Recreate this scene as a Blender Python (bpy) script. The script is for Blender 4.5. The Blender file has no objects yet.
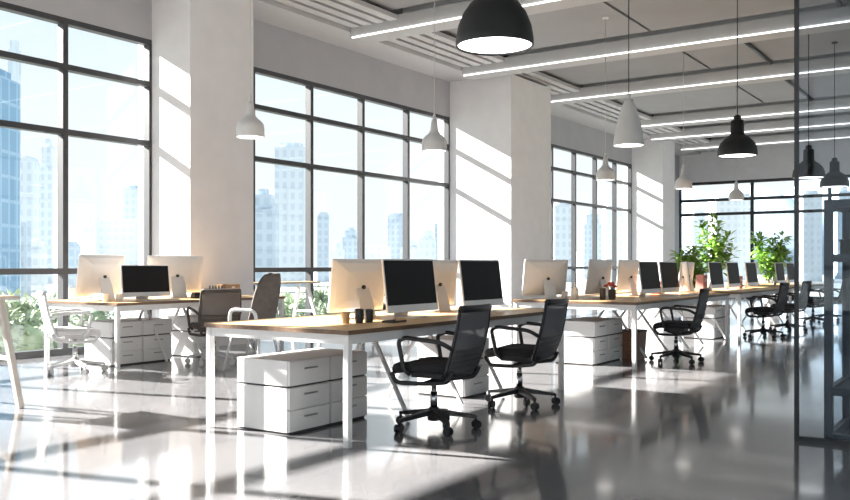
import bpy, bmesh, math, random
from mathutils import Vector, Matrix, Euler
random.seed(11)
R = math.radians
sc = bpy.context.scene
COL = sc.collection

# ------------------------------------------------------------------ materials
def nodes_of(name):
    m = bpy.data.materials.new(name); m.use_nodes = True
    nt = m.node_tree
    for n in list(nt.nodes):
        nt.nodes.remove(n)
    out = nt.nodes.new('ShaderNodeOutputMaterial')
    return m, nt, out

def mat(name, col, rough=0.5, metal=0.0, var=0.0, scale=8.0, bump=0.0, spec=0.5, coat=0.0):
    m, nt, out = nodes_of(name)
    b = nt.nodes.new('ShaderNodeBsdfPrincipled')
    b.inputs['Roughness'].default_value = rough
    b.inputs['Metallic'].default_value = metal
    b.inputs['Specular IOR Level'].default_value = spec
    b.inputs['Coat Weight'].default_value = coat
    b.inputs['Base Color'].default_value = (*col, 1)
    tc = nt.nodes.new('ShaderNodeTexCoord')
    nz = nt.nodes.new('ShaderNodeTexNoise')
    nz.inputs['Scale'].default_value = scale
    nz.inputs['Detail'].default_value = 4
    nt.links.new(tc.outputs['Object'], nz.inputs['Vector'])
    rp = nt.nodes.new('ShaderNodeValToRGB')
    rp.color_ramp.elements[0].position = 0.3
    rp.color_ramp.elements[1].position = 0.7
    rp.color_ramp.elements[0].color = (*[max(0, c * (1 - var)) for c in col], 1)
    rp.color_ramp.elements[1].color = (*[min(1, c * (1 + var)) for c in col], 1)
    nt.links.new(nz.outputs['Fac'], rp.inputs['Fac'])
    nt.links.new(rp.outputs['Color'], b.inputs['Base Color'])
    if bump:
        bp = nt.nodes.new('ShaderNodeBump'); bp.inputs['Strength'].default_value = bump
        bp.inputs['Distance'].default_value = 0.01
        nt.links.new(nz.outputs['Fac'], bp.inputs['Height'])
        nt.links.new(bp.outputs['Normal'], b.inputs['Normal'])
    nt.links.new(b.outputs['BSDF'], out.inputs['Surface'])
    return m

def glow(name, col, s):
    m, nt, out = nodes_of(name)
    e = nt.nodes.new('ShaderNodeEmission')
    e.inputs['Color'].default_value = (*col, 1); e.inputs['Strength'].default_value = s
    nt.links.new(e.outputs[0], out.inputs['Surface'])
    return m

def glass(name, tint, refl=0.06, rough=0.0):
    m, nt, out = nodes_of(name)
    t = nt.nodes.new('ShaderNodeBsdfTransparent'); t.inputs['Color'].default_value = (*tint, 1)
    g = nt.nodes.new('ShaderNodeBsdfGlossy'); g.inputs['Roughness'].default_value = rough
    g.inputs['Color'].default_value = (0.9, 0.95, 1, 1)
    mx = nt.nodes.new('ShaderNodeMixShader'); mx.inputs['Fac'].default_value = refl
    nt.links.new(t.outputs[0], mx.inputs[1]); nt.links.new(g.outputs[0], mx.inputs[2])
    nt.links.new(mx.outputs[0], out.inputs['Surface'])
    return m

def mesh_fabric(name, col, see):
    m, nt, out = nodes_of(name)
    b = nt.nodes.new('ShaderNodeBsdfPrincipled'); b.inputs['Base Color'].default_value = (*col, 1)
    b.inputs['Roughness'].default_value = 0.75
    t = nt.nodes.new('ShaderNodeBsdfTransparent')
    tc = nt.nodes.new('ShaderNodeTexCoord')
    wv = nt.nodes.new('ShaderNodeTexWave'); wv.inputs['Scale'].default_value = 60
    wv.bands_direction = 'Z'
    nt.links.new(tc.outputs['Object'], wv.inputs['Vector'])
    mr = nt.nodes.new('ShaderNodeMapRange')
    mr.inputs['To Min'].default_value = see * 0.7; mr.inputs['To Max'].default_value = see * 1.3
    nt.links.new(wv.outputs['Fac'], mr.inputs['Value'])
    mx = nt.nodes.new('ShaderNodeMixShader')
    nt.links.new(mr.outputs['Result'], mx.inputs['Fac'])
    nt.links.new(b.outputs[0], mx.inputs[1]); nt.links.new(t.outputs[0], mx.inputs[2])
    nt.links.new(mx.outputs[0], out.inputs['Surface'])
    return m

def wood(name, c1, c2, rough=0.4, axis_scale=(1.2, 14, 14)):
    m, nt, out = nodes_of(name)
    b = nt.nodes.new('ShaderNodeBsdfPrincipled'); b.inputs['Roughness'].default_value = rough
    tc = nt.nodes.new('ShaderNodeTexCoord')
    mp = nt.nodes.new('ShaderNodeMapping'); mp.inputs['Scale'].default_value = axis_scale
    nz = nt.nodes.new('ShaderNodeTexNoise'); nz.inputs['Scale'].default_value = 2.0
    nz.inputs['Detail'].default_value = 6; nz.inputs['Distortion'].default_value = 0.6
    rp = nt.nodes.new('ShaderNodeValToRGB')
    rp.color_ramp.elements[0].position = 0.35; rp.color_ramp.elements[1].position = 0.68
    rp.color_ramp.elements[0].color = (*c1, 1); rp.color_ramp.elements[1].color = (*c2, 1)
    nt.links.new(tc.outputs['Object'], mp.inputs['Vector'])
    nt.links.new(mp.outputs['Vector'], nz.inputs['Vector'])
    nt.links.new(nz.outputs['Fac'], rp.inputs['Fac'])
    nt.links.new(rp.outputs['Color'], b.inputs['Base Color'])
    nt.links.new(b.outputs[0], out.inputs['Surface'])
    return m

def facade(name, wall, pane, w=3.0, h=3.6, mortar=0.6, rough=0.5):
    m, nt, out = nodes_of(name)
    b = nt.nodes.new('ShaderNodeBsdfPrincipled'); b.inputs['Roughness'].default_value = rough
    tc = nt.nodes.new('ShaderNodeTexCoord')
    sp = nt.nodes.new('ShaderNodeSeparateXYZ'); nt.links.new(tc.outputs['Object'], sp.inputs[0])
    ad = nt.nodes.new('ShaderNodeMath'); ad.operation = 'ADD'
    nt.links.new(sp.outputs['X'], ad.inputs[0]); nt.links.new(sp.outputs['Y'], ad.inputs[1])
    cb = nt.nodes.new('ShaderNodeCombineXYZ')
    nt.links.new(ad.outputs[0], cb.inputs['X']); nt.links.new(sp.outputs['Z'], cb.inputs['Y'])
    br = nt.nodes.new('ShaderNodeTexBrick'); br.offset = 0.0
    br.inputs['Scale'].default_value = 1.0
    br.inputs['Brick Width'].default_value = w; br.inputs['Row Height'].default_value = h
    br.inputs['Mortar Size'].default_value = mortar
    br.inputs['Color1'].default_value = (*pane, 1)
    br.inputs['Color2'].default_value = (*[p * 0.93 for p in pane], 1)
    br.inputs['Mortar'].default_value = (*wall, 1)
    nt.links.new(cb.outputs[0], br.inputs['Vector'])
    nt.links.new(br.outputs['Color'], b.inputs['Base Color'])
    nt.links.new(b.outputs[0], out.inputs['Surface'])
    return m

def floor_mat():
    m, nt, out = nodes_of('polished_concrete')
    b = nt.nodes.new('ShaderNodeBsdfPrincipled')
    tc = nt.nodes.new('ShaderNodeTexCoord')
    n1 = nt.nodes.new('ShaderNodeTexNoise'); n1.inputs['Scale'].default_value = 0.7; n1.inputs['Detail'].default_value = 8
    n1.inputs['Roughness'].default_value = 0.65
    n2 = nt.nodes.new('ShaderNodeTexNoise'); n2.inputs['Scale'].default_value = 0.35; n2.inputs['Detail'].default_value = 5
    for n in (n1, n2):
        nt.links.new(tc.outputs['Object'], n.inputs['Vector'])
    rp = nt.nodes.new('ShaderNodeValToRGB')
    rp.color_ramp.elements[0].position = 0.3; rp.color_ramp.elements[1].position = 0.7
    rp.color_ramp.elements[0].color = (*FLOOR_A, 1)
    rp.color_ramp.elements[1].color = (*FLOOR_B, 1)
    nt.links.new(n1.outputs['Fac'], rp.inputs['Fac'])
    nt.links.new(rp.outputs['Color'], b.inputs['Base Color'])
    mr = nt.nodes.new('ShaderNodeMapRange')
    mr.inputs['From Min'].default_value = 0.3; mr.inputs['From Max'].default_value = 0.7
    mr.inputs['To Min'].default_value = 0.07; mr.inputs['To Max'].default_value = 0.2
    nt.links.new(n2.outputs['Fac'], mr.inputs['Value'])
    nt.links.new(mr.outputs['Result'], b.inputs['Roughness'])
    b.inputs['Specular IOR Level'].default_value = 0.7
    b.inputs['Coat Weight'].default_value = 0.35; b.inputs['Coat Roughness'].default_value = 0.06
    nt.links.new(b.outputs[0], out.inputs['Surface'])
    return m

FLOOR_A, FLOOR_B = (0.150, 0.148, 0.155), (0.198, 0.194, 0.200)
M = {}
M['floor'] = floor_mat()
M['white_wall'] = mat('white_plaster', (0.84, 0.825, 0.835), 0.75, var=0.03, scale=3, bump=0.05)
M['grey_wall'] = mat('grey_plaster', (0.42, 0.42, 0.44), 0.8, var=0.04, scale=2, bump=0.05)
M['ceiling'] = mat('ceiling_concrete', (0.16, 0.16, 0.165), 0.85, var=0.08, scale=1.5)
M['panel'] = mat('ceiling_panel_grey', (0.35, 0.35, 0.355), 0.8, var=0.05, scale=1.2)
M['beam'] = mat('beam_grey', (0.52, 0.52, 0.525), 0.7, var=0.03, scale=2)
M['slat'] = mat('slat_white', (0.55, 0.545, 0.545), 0.6, var=0.02)
M['frame'] = mat('window_frame_charcoal', (0.045, 0.047, 0.052), 0.45, var=0.05)
M['glass'] = glass('window_glass', (0.95, 0.975, 0.985), 0.03)
M['pglass'] = glass('partition_glass', (0.84, 0.87, 0.90), 0.025)
M['cglass'] = glass('cabinet_glass', (0.82, 0.87, 0.91), 0.05)
M['led'] = glow('led_light', (1.0, 0.98, 0.95), 3.0)
M['bulb'] = glow('lamp_diffuser', (1.0, 0.97, 0.92), 5.0)
M['black_lamp'] = mat('lamp_black', (0.012, 0.013, 0.014), 0.55, var=0.1)
M['white_lamp'] = mat('lamp_white', (0.72, 0.72, 0.72), 0.5, var=0.02)
M['cord'] = mat('cord_dark', (0.03, 0.03, 0.03), 0.6)
M['cord_white'] = mat('cord_pale', (0.6, 0.6, 0.6), 0.6)
M['wood'] = wood('oak_top', (0.58, 0.36, 0.165), (0.73, 0.48, 0.245))
M['wood_edge'] = wood('oak_edge', (0.13, 0.075, 0.045), (0.2, 0.12, 0.07))
M['wood_leg'] = wood('pale_ash', (0.46, 0.41, 0.36), (0.56, 0.51, 0.46), axis_scale=(10, 10, 1.5))
M['white_metal'] = mat('white_powder_coat', (0.80, 0.79, 0.78), 0.4, var=0.02)
M['cab'] = mat('white_laminate', (0.78, 0.77, 0.76), 0.45, var=0.015)
M['gap'] = mat('shadow_gap_grey', (0.07, 0.065, 0.065), 0.7)
M['handle'] = mat('handle_steel', (0.35, 0.34, 0.34), 0.35, metal=0.8)
M['mon_white'] = mat('monitor_shell_white', (0.76, 0.75, 0.745), 0.35, var=0.01)
M['mon_alu'] = mat('monitor_aluminium', (0.68, 0.68, 0.69), 0.35, metal=0.3, var=0.02)
M['screen'] = mat('dark_screen', (0.016, 0.016, 0.018), 0.5, var=0.05, spec=0.12)
M['black_plastic'] = mat('black_plastic', (0.018, 0.018, 0.02), 0.4, var=0.1)
M['black_fabric'] = mat('black_fabric', (0.014, 0.014, 0.016), 0.85, var=0.3, scale=60, bump=0.1)
M['mesh_grey'] = mesh_fabric('grey_mesh', (0.15, 0.153, 0.165), 0.18)
M['mesh_slat'] = mat('lumbar_grey', (0.085, 0.085, 0.09), 0.6)
M['chrome'] = mat('chrome', (0.6, 0.6, 0.6), 0.2, metal=1.0)
M['w_plastic'] = mat('pale_plastic', (0.66, 0.65, 0.65), 0.45, var=0.02)
M['w_fabric'] = mat('pale_grey_fabric', (0.60, 0.58, 0.57), 0.85, var=0.06, scale=60)
M['w_mesh'] = mesh_fabric('pale_mesh', (0.66, 0.66, 0.68), 0.25)
M['brown_fabric'] = mat('taupe_fabric', (0.115, 0.095, 0.085), 0.9, var=0.15, scale=14, bump=0.1)
M['brown_dark'] = mat('dark_taupe', (0.085, 0.07, 0.06), 0.85, var=0.1)
M['brown_mesh'] = mesh_fabric('taupe_mesh', (0.15, 0.125, 0.11), 0.25)
M['cup_black'] = mat('cup_black', (0.02, 0.018, 0.017), 0.35)
M['cup_tan'] = mat('cup_tan', (0.45, 0.30, 0.17), 0.5, var=0.08)
M['cup_white'] = mat('cup_white', (0.78, 0.76, 0.74), 0.3)
M['red'] = mat('red_cover', (0.55, 0.07, 0.05), 0.5, var=0.15)
M['pink'] = mat('salmon_cover', (0.62, 0.26, 0.22), 0.5, var=0.1)
M['kraft'] = wood('box_wood', (0.24, 0.15, 0.08), (0.36, 0.23, 0.13))
M['bin'] = wood('brown_bin', (0.20, 0.10, 0.06), (0.28, 0.15, 0.09))
M['olive'] = mat('olive_box', (0.035, 0.037, 0.025), 0.6, var=0.1)
M['slate'] = mat('slate_frame', (0.065, 0.075, 0.09), 0.4, var=0.04)
M['leaf'] = mat('leaf_green', (0.28, 0.46, 0.10), 0.5, var=0.35, scale=3)
M['leaf_dark'] = mat('leaf_deep_green', (0.10, 0.24, 0.05), 0.55, var=0.35, scale=3)
M['stem'] = mat('stem_brown', (0.16, 0.11, 0.06), 0.8, var=0.1)
M['pot'] = mat('pot_white', (0.70, 0.69, 0.68), 0.5)
M['soil'] = mat('soil', (0.05, 0.035, 0.025), 0.95, var=0.3, scale=40)
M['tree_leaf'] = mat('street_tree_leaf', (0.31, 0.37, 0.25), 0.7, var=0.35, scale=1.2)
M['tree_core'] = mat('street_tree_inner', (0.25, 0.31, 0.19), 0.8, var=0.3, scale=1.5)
M['bark'] = mat('bark', (0.18, 0.14, 0.11), 0.9, var=0.2)
M['ground'] = mat('city_ground', (0.22, 0.23, 0.22), 0.9, var=0.2, scale=0.05)
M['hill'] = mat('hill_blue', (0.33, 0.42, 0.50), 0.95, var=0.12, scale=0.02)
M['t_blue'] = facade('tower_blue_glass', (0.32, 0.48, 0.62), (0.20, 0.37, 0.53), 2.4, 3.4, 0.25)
M['t_pale'] = facade('tower_haze_pale_blue', (0.66, 0.71, 0.75), (0.57, 0.64, 0.70), 3.0, 4.0, 0.8)  # this and the next two facades have distance haze in their pale colour
M['t_white'] = facade('tower_haze_white', (0.74, 0.77, 0.79), (0.66, 0.71, 0.75), 3.2, 3.6, 0.9)
M['t_grey'] = facade('tower_haze_grey_blue', (0.50, 0.57, 0.64), (0.42, 0.50, 0.58), 3.0, 3.6, 0.7)
M['keys'] = mat('keyboard_white', (0.74, 0.74, 0.74), 0.5, var=0.02)
M['keycap'] = mat('keycap_grey', (0.55, 0.55, 0.56), 0.5)

# ------------------------------------------------------------------ mesh builder
class MB:
    def __init__(self):
        self.bm = bmesh.new()
    def box(self, x0, x1, y0, y1, z0, z1, mi=0, top=None):
        vs = [self.bm.verts.new((x, y, z)) for z in (z0, z1) for y in (y0, y1) for x in (x0, x1)]
        for k, f in enumerate(((0, 2, 3, 1), (4, 5, 7, 6), (0, 1, 5, 4), (2, 6, 7, 3), (0, 4, 6, 2), (1, 3, 7, 5))):
            fc = self.bm.faces.new([vs[i] for i in f])
            fc.material_index = top if (top is not None and k == 1) else mi
        return self
    def bar(self, p0, p1, w, h=None, w1=None, h1=None, up=(0, 0, 1)):
        p0, p1 = Vector(p0), Vector(p1)
        h = h or w; w1 = w1 or w; h1 = h1 or h
        d = (p1 - p0).normalized(); u = Vector(up)
        if abs(d.dot(u)) > 0.95:
            u = Vector((0, 1, 0))
        s = d.cross(u).normalized(); t = s.cross(d).normalized()
        vs = []
        for p, a, b in ((p0, w, h), (p1, w1, h1)):
            for i, j in ((-1, -1), (1, -1), (1, 1), (-1, 1)):
                vs.append(self.bm.verts.new(p + s * (i * a / 2) + t * (j * b / 2)))
        self.bm.faces.new(vs[3::-1]); self.bm.faces.new(vs[4:8])
        for i in range(4):
            j = (i + 1) % 4
            self.bm.faces.new((vs[i], vs[j], vs[4 + j], vs[4 + i]))
        return self
    def tube(self, pts, r, n=8, flat=1.0):
        pts = [Vector(p) for p in pts]
        rs = r if isinstance(r, (list, tuple)) else [r] * len(pts)
        rings = []
        prev = None
        for i, p in enumerate(pts):
            a = pts[max(0, i - 1)]; b = pts[min(len(pts) - 1, i + 1)]
            d = (b - a).normalized()
            if prev is None:
                u = Vector((0, 0, 1)) if abs(d.z) < 0.9 else Vector((1, 0, 0))
                s = d.cross(u).normalized()
            else:
                s = (prev - d * prev.dot(d)).normalized()
            prev = s
            t = d.cross(s).normalized()
            rings.append([self.bm.verts.new(p + s * (math.cos(2 * math.pi * k / n) * rs[i]) + t * (math.sin(2 * math.pi * k / n) * rs[i] * flat)) for k in range(n)])
        for a, b in zip(rings, rings[1:]):
            for k in range(n):
                self.bm.faces.new((a[k], a[(k + 1) % n], b[(k + 1) % n], b[k]))
        self.bm.faces.new(rings[0][::-1]); self.bm.faces.new(rings[-1])
        return self
    def lathe(self, prof, c=(0, 0, 0), n=28, cap0=True, cap1=True):
        c = Vector(c); rings = []
        for r, z in prof:
            rings.append([self.bm.verts.new(c + Vector((math.cos(2 * math.pi * k / n) * r, math.sin(2 * math.pi * k / n) * r, z))) for k in range(n)])
        for a, b in zip(rings, rings[1:]):
            for k in range(n):
                self.bm.faces.new((a[k], a[(k + 1) % n], b[(k + 1) % n], b[k]))
        if cap0: self.bm.faces.new(rings[0][::-1])
        if cap1: self.bm.faces.new(rings[-1])
        return self
    def loft(self, rings, cap=True):
        rv = [[self.bm.verts.new(p) for p in r] for r in rings]
        n = len(rv[0])
        for a, b in zip(rv, rv[1:]):
            for k in range(n):
                self.bm.faces.new((a[k], a[(k + 1) % n], b[(k + 1) % n], b[k]))
        if cap:
            self.bm.faces.new(rv[0][::-1]); self.bm.faces.new(rv[-1])
        return self
    def sheet(self, fn, nu, nv, th):
        """thick sheet: fn(s,t)->(point, normal)"""
        A, B = [], []
        for i in range(nu + 1):
            ra, rb = [], []
            for j in range(nv + 1):
                p, n = fn(i / nu, j / nv)
                p, n = Vector(p), Vector(n).normalized()
                ra.append(self.bm.verts.new(p + n * th / 2)); rb.append(self.bm.verts.new(p - n * th / 2))
            A.append(ra); B.append(rb)
        f = self.bm.faces.new
        for i in range(nu):
            for j in range(nv):
                f((A[i][j], A[i + 1][j], A[i + 1][j + 1], A[i][j + 1]))
                f((B[i][j], B[i][j + 1], B[i + 1][j + 1], B[i + 1][j]))
        for i in range(nu):
            f((A[i][0], B[i][0], B[i + 1][0], A[i + 1][0])); f((A[i][nv], A[i + 1][nv], B[i + 1][nv], B[i][nv]))
        for j in range(nv):
            f((A[0][j], A[0][j + 1], B[0][j + 1], B[0][j])); f((A[nu][j], B[nu][j], B[nu][j + 1], A[nu][j + 1]))
        return self
    def ico(self, c, r, sub=2, squash=1.0, jit=0.0):
        g = bmesh.ops.create_icosphere(self.bm, subdivisions=sub, radius=r)
        for v in g['verts']:
            k = 1 + random.uniform(-jit, jit)
            v.co = Vector(c) + Vector((v.co.x * k, v.co.y * k, v.co.z * k * squash))
        return self
    def leaf(self, p, d, ln, w, up=Vector((0, 0, 1))):
        p, d = Vector(p), Vector(d).normalized()
        s = d.cross(up)
        if s.length < 1e-3: s = Vector((1, 0, 0))
        s.normalize(); t = s.cross(d)
        a = self.bm.verts.new(p); b = self.bm.verts.new(p + d * ln * .5 + s * w * .5 + t * ln * .04)
        e = self.bm.verts.new(p + d * ln - t * ln * .12); c = self.bm.verts.new(p + d * ln * .5 - s * w * .5 + t * ln * .04)
        self.bm.faces.new((a, b, e)); self.bm.faces.new((a, e, c))
        return self
    def xf(self, mx):
        self.bm.transform(mx); return self
    def build(self, name, mats, parent=None, smooth=False, bevel=0.0, subsurf=0):
        bmesh.ops.recalc_face_normals(self.bm, faces=self.bm.faces[:])
        me = bpy.data.meshes.new(name); self.bm.to_mesh(me); self.bm.free()
        for m in (mats if isinstance(mats, (list, tuple)) else [mats]):
            me.materials.append(m)
        if smooth:
            for p in me.polygons: p.use_smooth = True
        o = bpy.data.objects.new(name, me); COL.objects.link(o)
        if parent is not None: o.parent = parent
        if bevel:
            md = o.modifiers.new('bevel', 'BEVEL'); md.width = bevel; md.segments = 2
            md.limit_method = 'ANGLE'; md.angle_limit = R(40)
        if subsurf:
            md = o.modifiers.new('sub', 'SUBSURF'); md.levels = subsurf; md.render_levels = subsurf
        return o

def tag(o, label, cat, group=None, kind=None):
    o['label'] = label; o['category'] = cat
    if group: o['group'] = group
    if kind: o['kind'] = kind
    return o
def thing(name, label, cat, loc=(0, 0, 0), rz=0.0, group=None):
    o = bpy.data.objects.new(name, None); COL.objects.link(o)
    o.location = loc; o.rotation_euler = (0, 0, rz); o.empty_display_size = 0.1
    return tag(o, label, cat, group)
def struct(o, label=None, cat=None):
    o['kind'] = 'structure'
    if label: o['label'] = label
    if cat: o['category'] = cat
    return o
def dup(root, loc, rz, label, scale=None):
    r = root.copy(); COL.objects.link(r)
    r.location = loc; r.rotation_euler = (0, 0, rz); r['label'] = label
    if scale: r.scale = (scale,) * 3
    for ch in list(root.children):
        c = ch.copy(); COL.objects.link(c); c.parent = r
        for g in list(ch.children):
            d = g.copy(); COL.objects.link(d); d.parent = c
    return r

# ------------------------------------------------------------------ camera
EYE = 1.15; HEAD = R(34.06); F = 880.0
cam = bpy.data.cameras.new('camera'); co = bpy.data.objects.new('camera', cam); COL.objects.link(co)
co.location = (0, 0, EYE); co.rotation_euler = (R(90), 0, HEAD - R(90))
cam.sensor_width = 36.0; cam.lens = 36.0 * F / 850.0; cam.shift_y = 15.0 / 850.0
cam.clip_end = 3000; cam.clip_start = 0.05
sc.camera = co
CH, SH = math.cos(HEAD), math.sin(HEAD)
def at(px, D, z=0.0):
    """a point in the place seen under azimuth px at forward distance D"""
    r = (px - 425.0) / F * D
    return Vector((SH * r + CH * D, -CH * r + SH * D, z))

# ------------------------------------------------------------------ shell
WV = 10.2; PV = 9.4; X0, X1 = -4.0, 31.5; Y0 = -4.5; CEIL = 5.6
struct(MB().box(X0 - .3, X1 + .3, Y0 - .3, WV + .3, -0.3, 0).build('floor', M['floor']), 'polished grey concrete floor', 'floor')
struct(MB().box(X0 - .3, X1 + .3, Y0 - .3, WV + .3, CEIL, CEIL + .3).build('ceiling', M['ceiling']), 'dark concrete ceiling above the beams', 'ceiling')

def panes_frame(name, ax, a0, a1, plane, z0, z1, mull, trans, t=0.075, depth=0.12, inward=-1, label='', mw=None):
    """window frame along axis ax ('x' along the long wall, 'y' along the end wall)"""
    fr = MB()
    pl0, pl1 = sorted((plane, plane - inward * depth))
    def bx(b, p0, p1, q0, q1):
        if ax == 'x': b.box(p0, p1, pl0, pl1, q0, q1)
        else: b.box(pl0, pl1, p0, p1, q0, q1)
    bx(fr, a0, a1, z0, z0 + t); bx(fr, a0, a1, z1 - t, z1)
    ms = sorted(mull); edges = [a0] + ms + [a1]
    bx(fr, a0, a0 + t * .6, z0 + t, z1 - t); bx(fr, a1 - t * .6, a1, z0 + t, z1 - t)
    for m_ in ms: bx(fr, m_ - t / 2, m_ + t / 2, z0 + t, z1 - t)
    for tz in trans:
        for i in range(len(edges) - 1):
            l = edges[i] + (t * .6 if i == 0 else t / 2); r_ = edges[i + 1] - (t * .6 if i == len(edges) - 2 else t / 2)
            bx(fr, l, r_, tz - t / 2, tz + t / 2)
    f = struct(fr.build(name, M['frame']), label, 'window')
    g = MB(); gm = (pl0 + pl1) / 2 + 0.04 * (1 if inward < 0 else -1)
    if ax == 'x': g.box(a0 + .02, a1 - .02, gm, gm + .006, z0 + .02, z1 - .02)
    else: g.box(gm, gm + .006, a0 + .02, a1 - .02, z0 + .02, z1 - .02)
    g.build('pane', M['glass'], f)
    return f
TR = (1.07, 2.87, 3.71); WT = 4.34
panes_frame('window_1', 'x', X0 + .3, 8.17, WV, 0.0, WT, (-2.6, -1.4, 0.0, 1.36, 2.73, 4.09, 5.45, 6.81), TR, label='tall black-framed window bay left of the first white pillar')
panes_frame('window_2', 'x', 9.37, 16.04, WV, 0.0, WT, (10.17, 11.58, 13.03, 14.5), TR, label='tall black-framed window bay behind the front desk')
panes_frame('window_3', 'x', 17.9, 26.8, WV, 0.0, WT, (19.6, 21.1, 22.55, 24.0, 25.5), TR, label='tall black-framed window bay between the second and third pillars')
panes_frame('window_4', 'y', -1.5, 10.2, X1, 0.0, 4.1, (0.3, 2.75, 5.2, 7.67), (2.95, 3.45), inward=-1, t=0.10, label='tall black-framed window across the far end wall')
panes_frame('fill_window_5', 'y', -3.4, 9.6, X0, 0.3, 4.6, (-0.2, 3.0, 6.2), (1.1, 3.3), inward=1, label='unseen tall window added behind the viewer for sky fill')  # unseen window, added to let fill skylight in from behind
panes_frame('fill_window_6', 'x', -3.0, 30.0, Y0, 1.7, 4.4, tuple(range(0, 30, 3)), (3.2,), inward=1, label='unseen long window added in the side wall for sky fill')  # out-of-view window added so cool sky fill enters from the right

w = MB()
w.box(X0 - .3, X0 + .3, WV, WV + .3, 0, CEIL)
w.box(X0 + .3, X1, WV, WV + .3, WT, CEIL)
w.box(27.95, X1, WV, WV + .3, 0, WT)
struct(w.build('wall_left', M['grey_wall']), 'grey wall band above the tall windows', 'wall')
w = MB(); w.box(X1, X1 + .3, -1.5, WV + .3, 4.1, CEIL); w.box(X1, X1 + .3, Y0 - .3, -1.5, 0, CEIL)
struct(w.build('wall_back', M['white_wall']), 'grey far end wall above its window', 'wall')
w = MB(); w.box(X0 - .3, X0, Y0, WV, 4.6, CEIL); w.box(X0 - .3, X0, Y0, WV, 0, .3); w.box(X0 - .3, X0, Y0, -3.4, .3, 4.6); w.box(X0 - .3, X0, 9.6, WV, .3, 4.6)
struct(w.build('wall_front', M['white_wall']), 'white wall behind the viewer', 'wall')
w = MB(); w.box(X0 - .3, X1, Y0 - .3, Y0, 4.4, CEIL); w.box(X0 - .3, X1, Y0 - .3, Y0, 0, 1.7); w.box(X0 - .3, -3.0, Y0 - .3, Y0, 1.7, 4.4); w.box(30, X1, Y0 - .3, Y0, 1.7, 4.4)
struct(w.build('wall_right', M['white_wall']), 'white side wall on the far right', 'wall')
for (a, b, pv), lb in zip(((8.17, 9.37, PV), (16.04, 17.9, 8.7), (26.8, 27.95, 9.2)), ('big white square pillar between first and second window bays', 'white square pillar left of the third window bay', 'white square pillar at the far window corner')):
    struct(MB().box(a, b, pv, WV + .3, 0, 5.1).build('pillar', M['white_wall']), lb, 'pillar')
# soffit, slats, panels, beams
struct(MB().box(X0, X1, 9.42, WV, 5.1, CEIL).build('ceiling_soffit', M['slat']), 'white ceiling soffit along the window wall', 'ceiling')
for k, y in enumerate((8.42, 8.68, 8.94, 9.2)):
    struct(MB().box(X0, X1, y, y + .17, 5.16, 5.24).build('trim_%d' % (k + 1), M['slat'], bevel=.006), 'white ceiling slat running along the window wall', 'trim')
BEAMS = [0.8, 4.4, 8.0, 11.65, 15.25, 18.85, 23.6, 26.25, 29.1]
for u in BEAMS:
    b = struct(MB().box(u, u + .42, Y0, 9.4, 4.98, 5.24).box(u + .12, u + .30, Y0, 8.4, 5.24, CEIL).build('ceiling_beam', M['beam']), 'grey ceiling beam with a light strip', 'beam')
    MB().box(u - .03, u, Y0 + .1, 9.35, 4.985, 5.003).build('light_strip', M['led'], b)
edges = [X0] + BEAMS
for i, u in enumerate(BEAMS + [X1]):
    a = X0 if i == 0 else BEAMS[i - 1] + .42 + .08
    b_ = (u - .08) if u < X1 else X1
    for y0, y1 in ((Y0, -1.0), (-0.94, 2.2), (2.26, 5.4), (5.46, 8.52)):
        struct(MB().box(a, b_, y0, y1, 5.30, 5.35).build('ceiling_panel', M['panel']), 'grey ceiling panel between beams', 'ceiling')
# ducts above the panels edge
for (x0, x1, y) in ((15.75, 18.8, 4.2), (11.7 + .4, 15.2, 2.35), (19.3, 23.5, 4.3)):
    struct(MB().tube([(x0, y, 5.265), (x1, y, 5.265)], .035).build('ceiling_pipe', M['frame'], smooth=True), 'thin dark pipe under the ceiling panels', 'pipe')

# ------------------------------------------------------------------ office chair
def fillet(pts, r=0.05, n=4):
    pts = [Vector(p) for p in pts]; out = [pts[0]]
    for a, b, c in zip(pts, pts[1:], pts[2:]):
        d0 = (a - b); d1 = (c - b); k = min(r, d0.length * .45, d1.length * .45)
        p0 = b + d0.normalized() * k; p1 = b + d1.normalized() * k
        for i in range(n + 1):
            t = i / n
            out.append(p0 * (1 - t) ** 2 + b * 2 * t * (1 - t) + p1 * t ** 2)
    out.append(pts[-1]); return out

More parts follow.
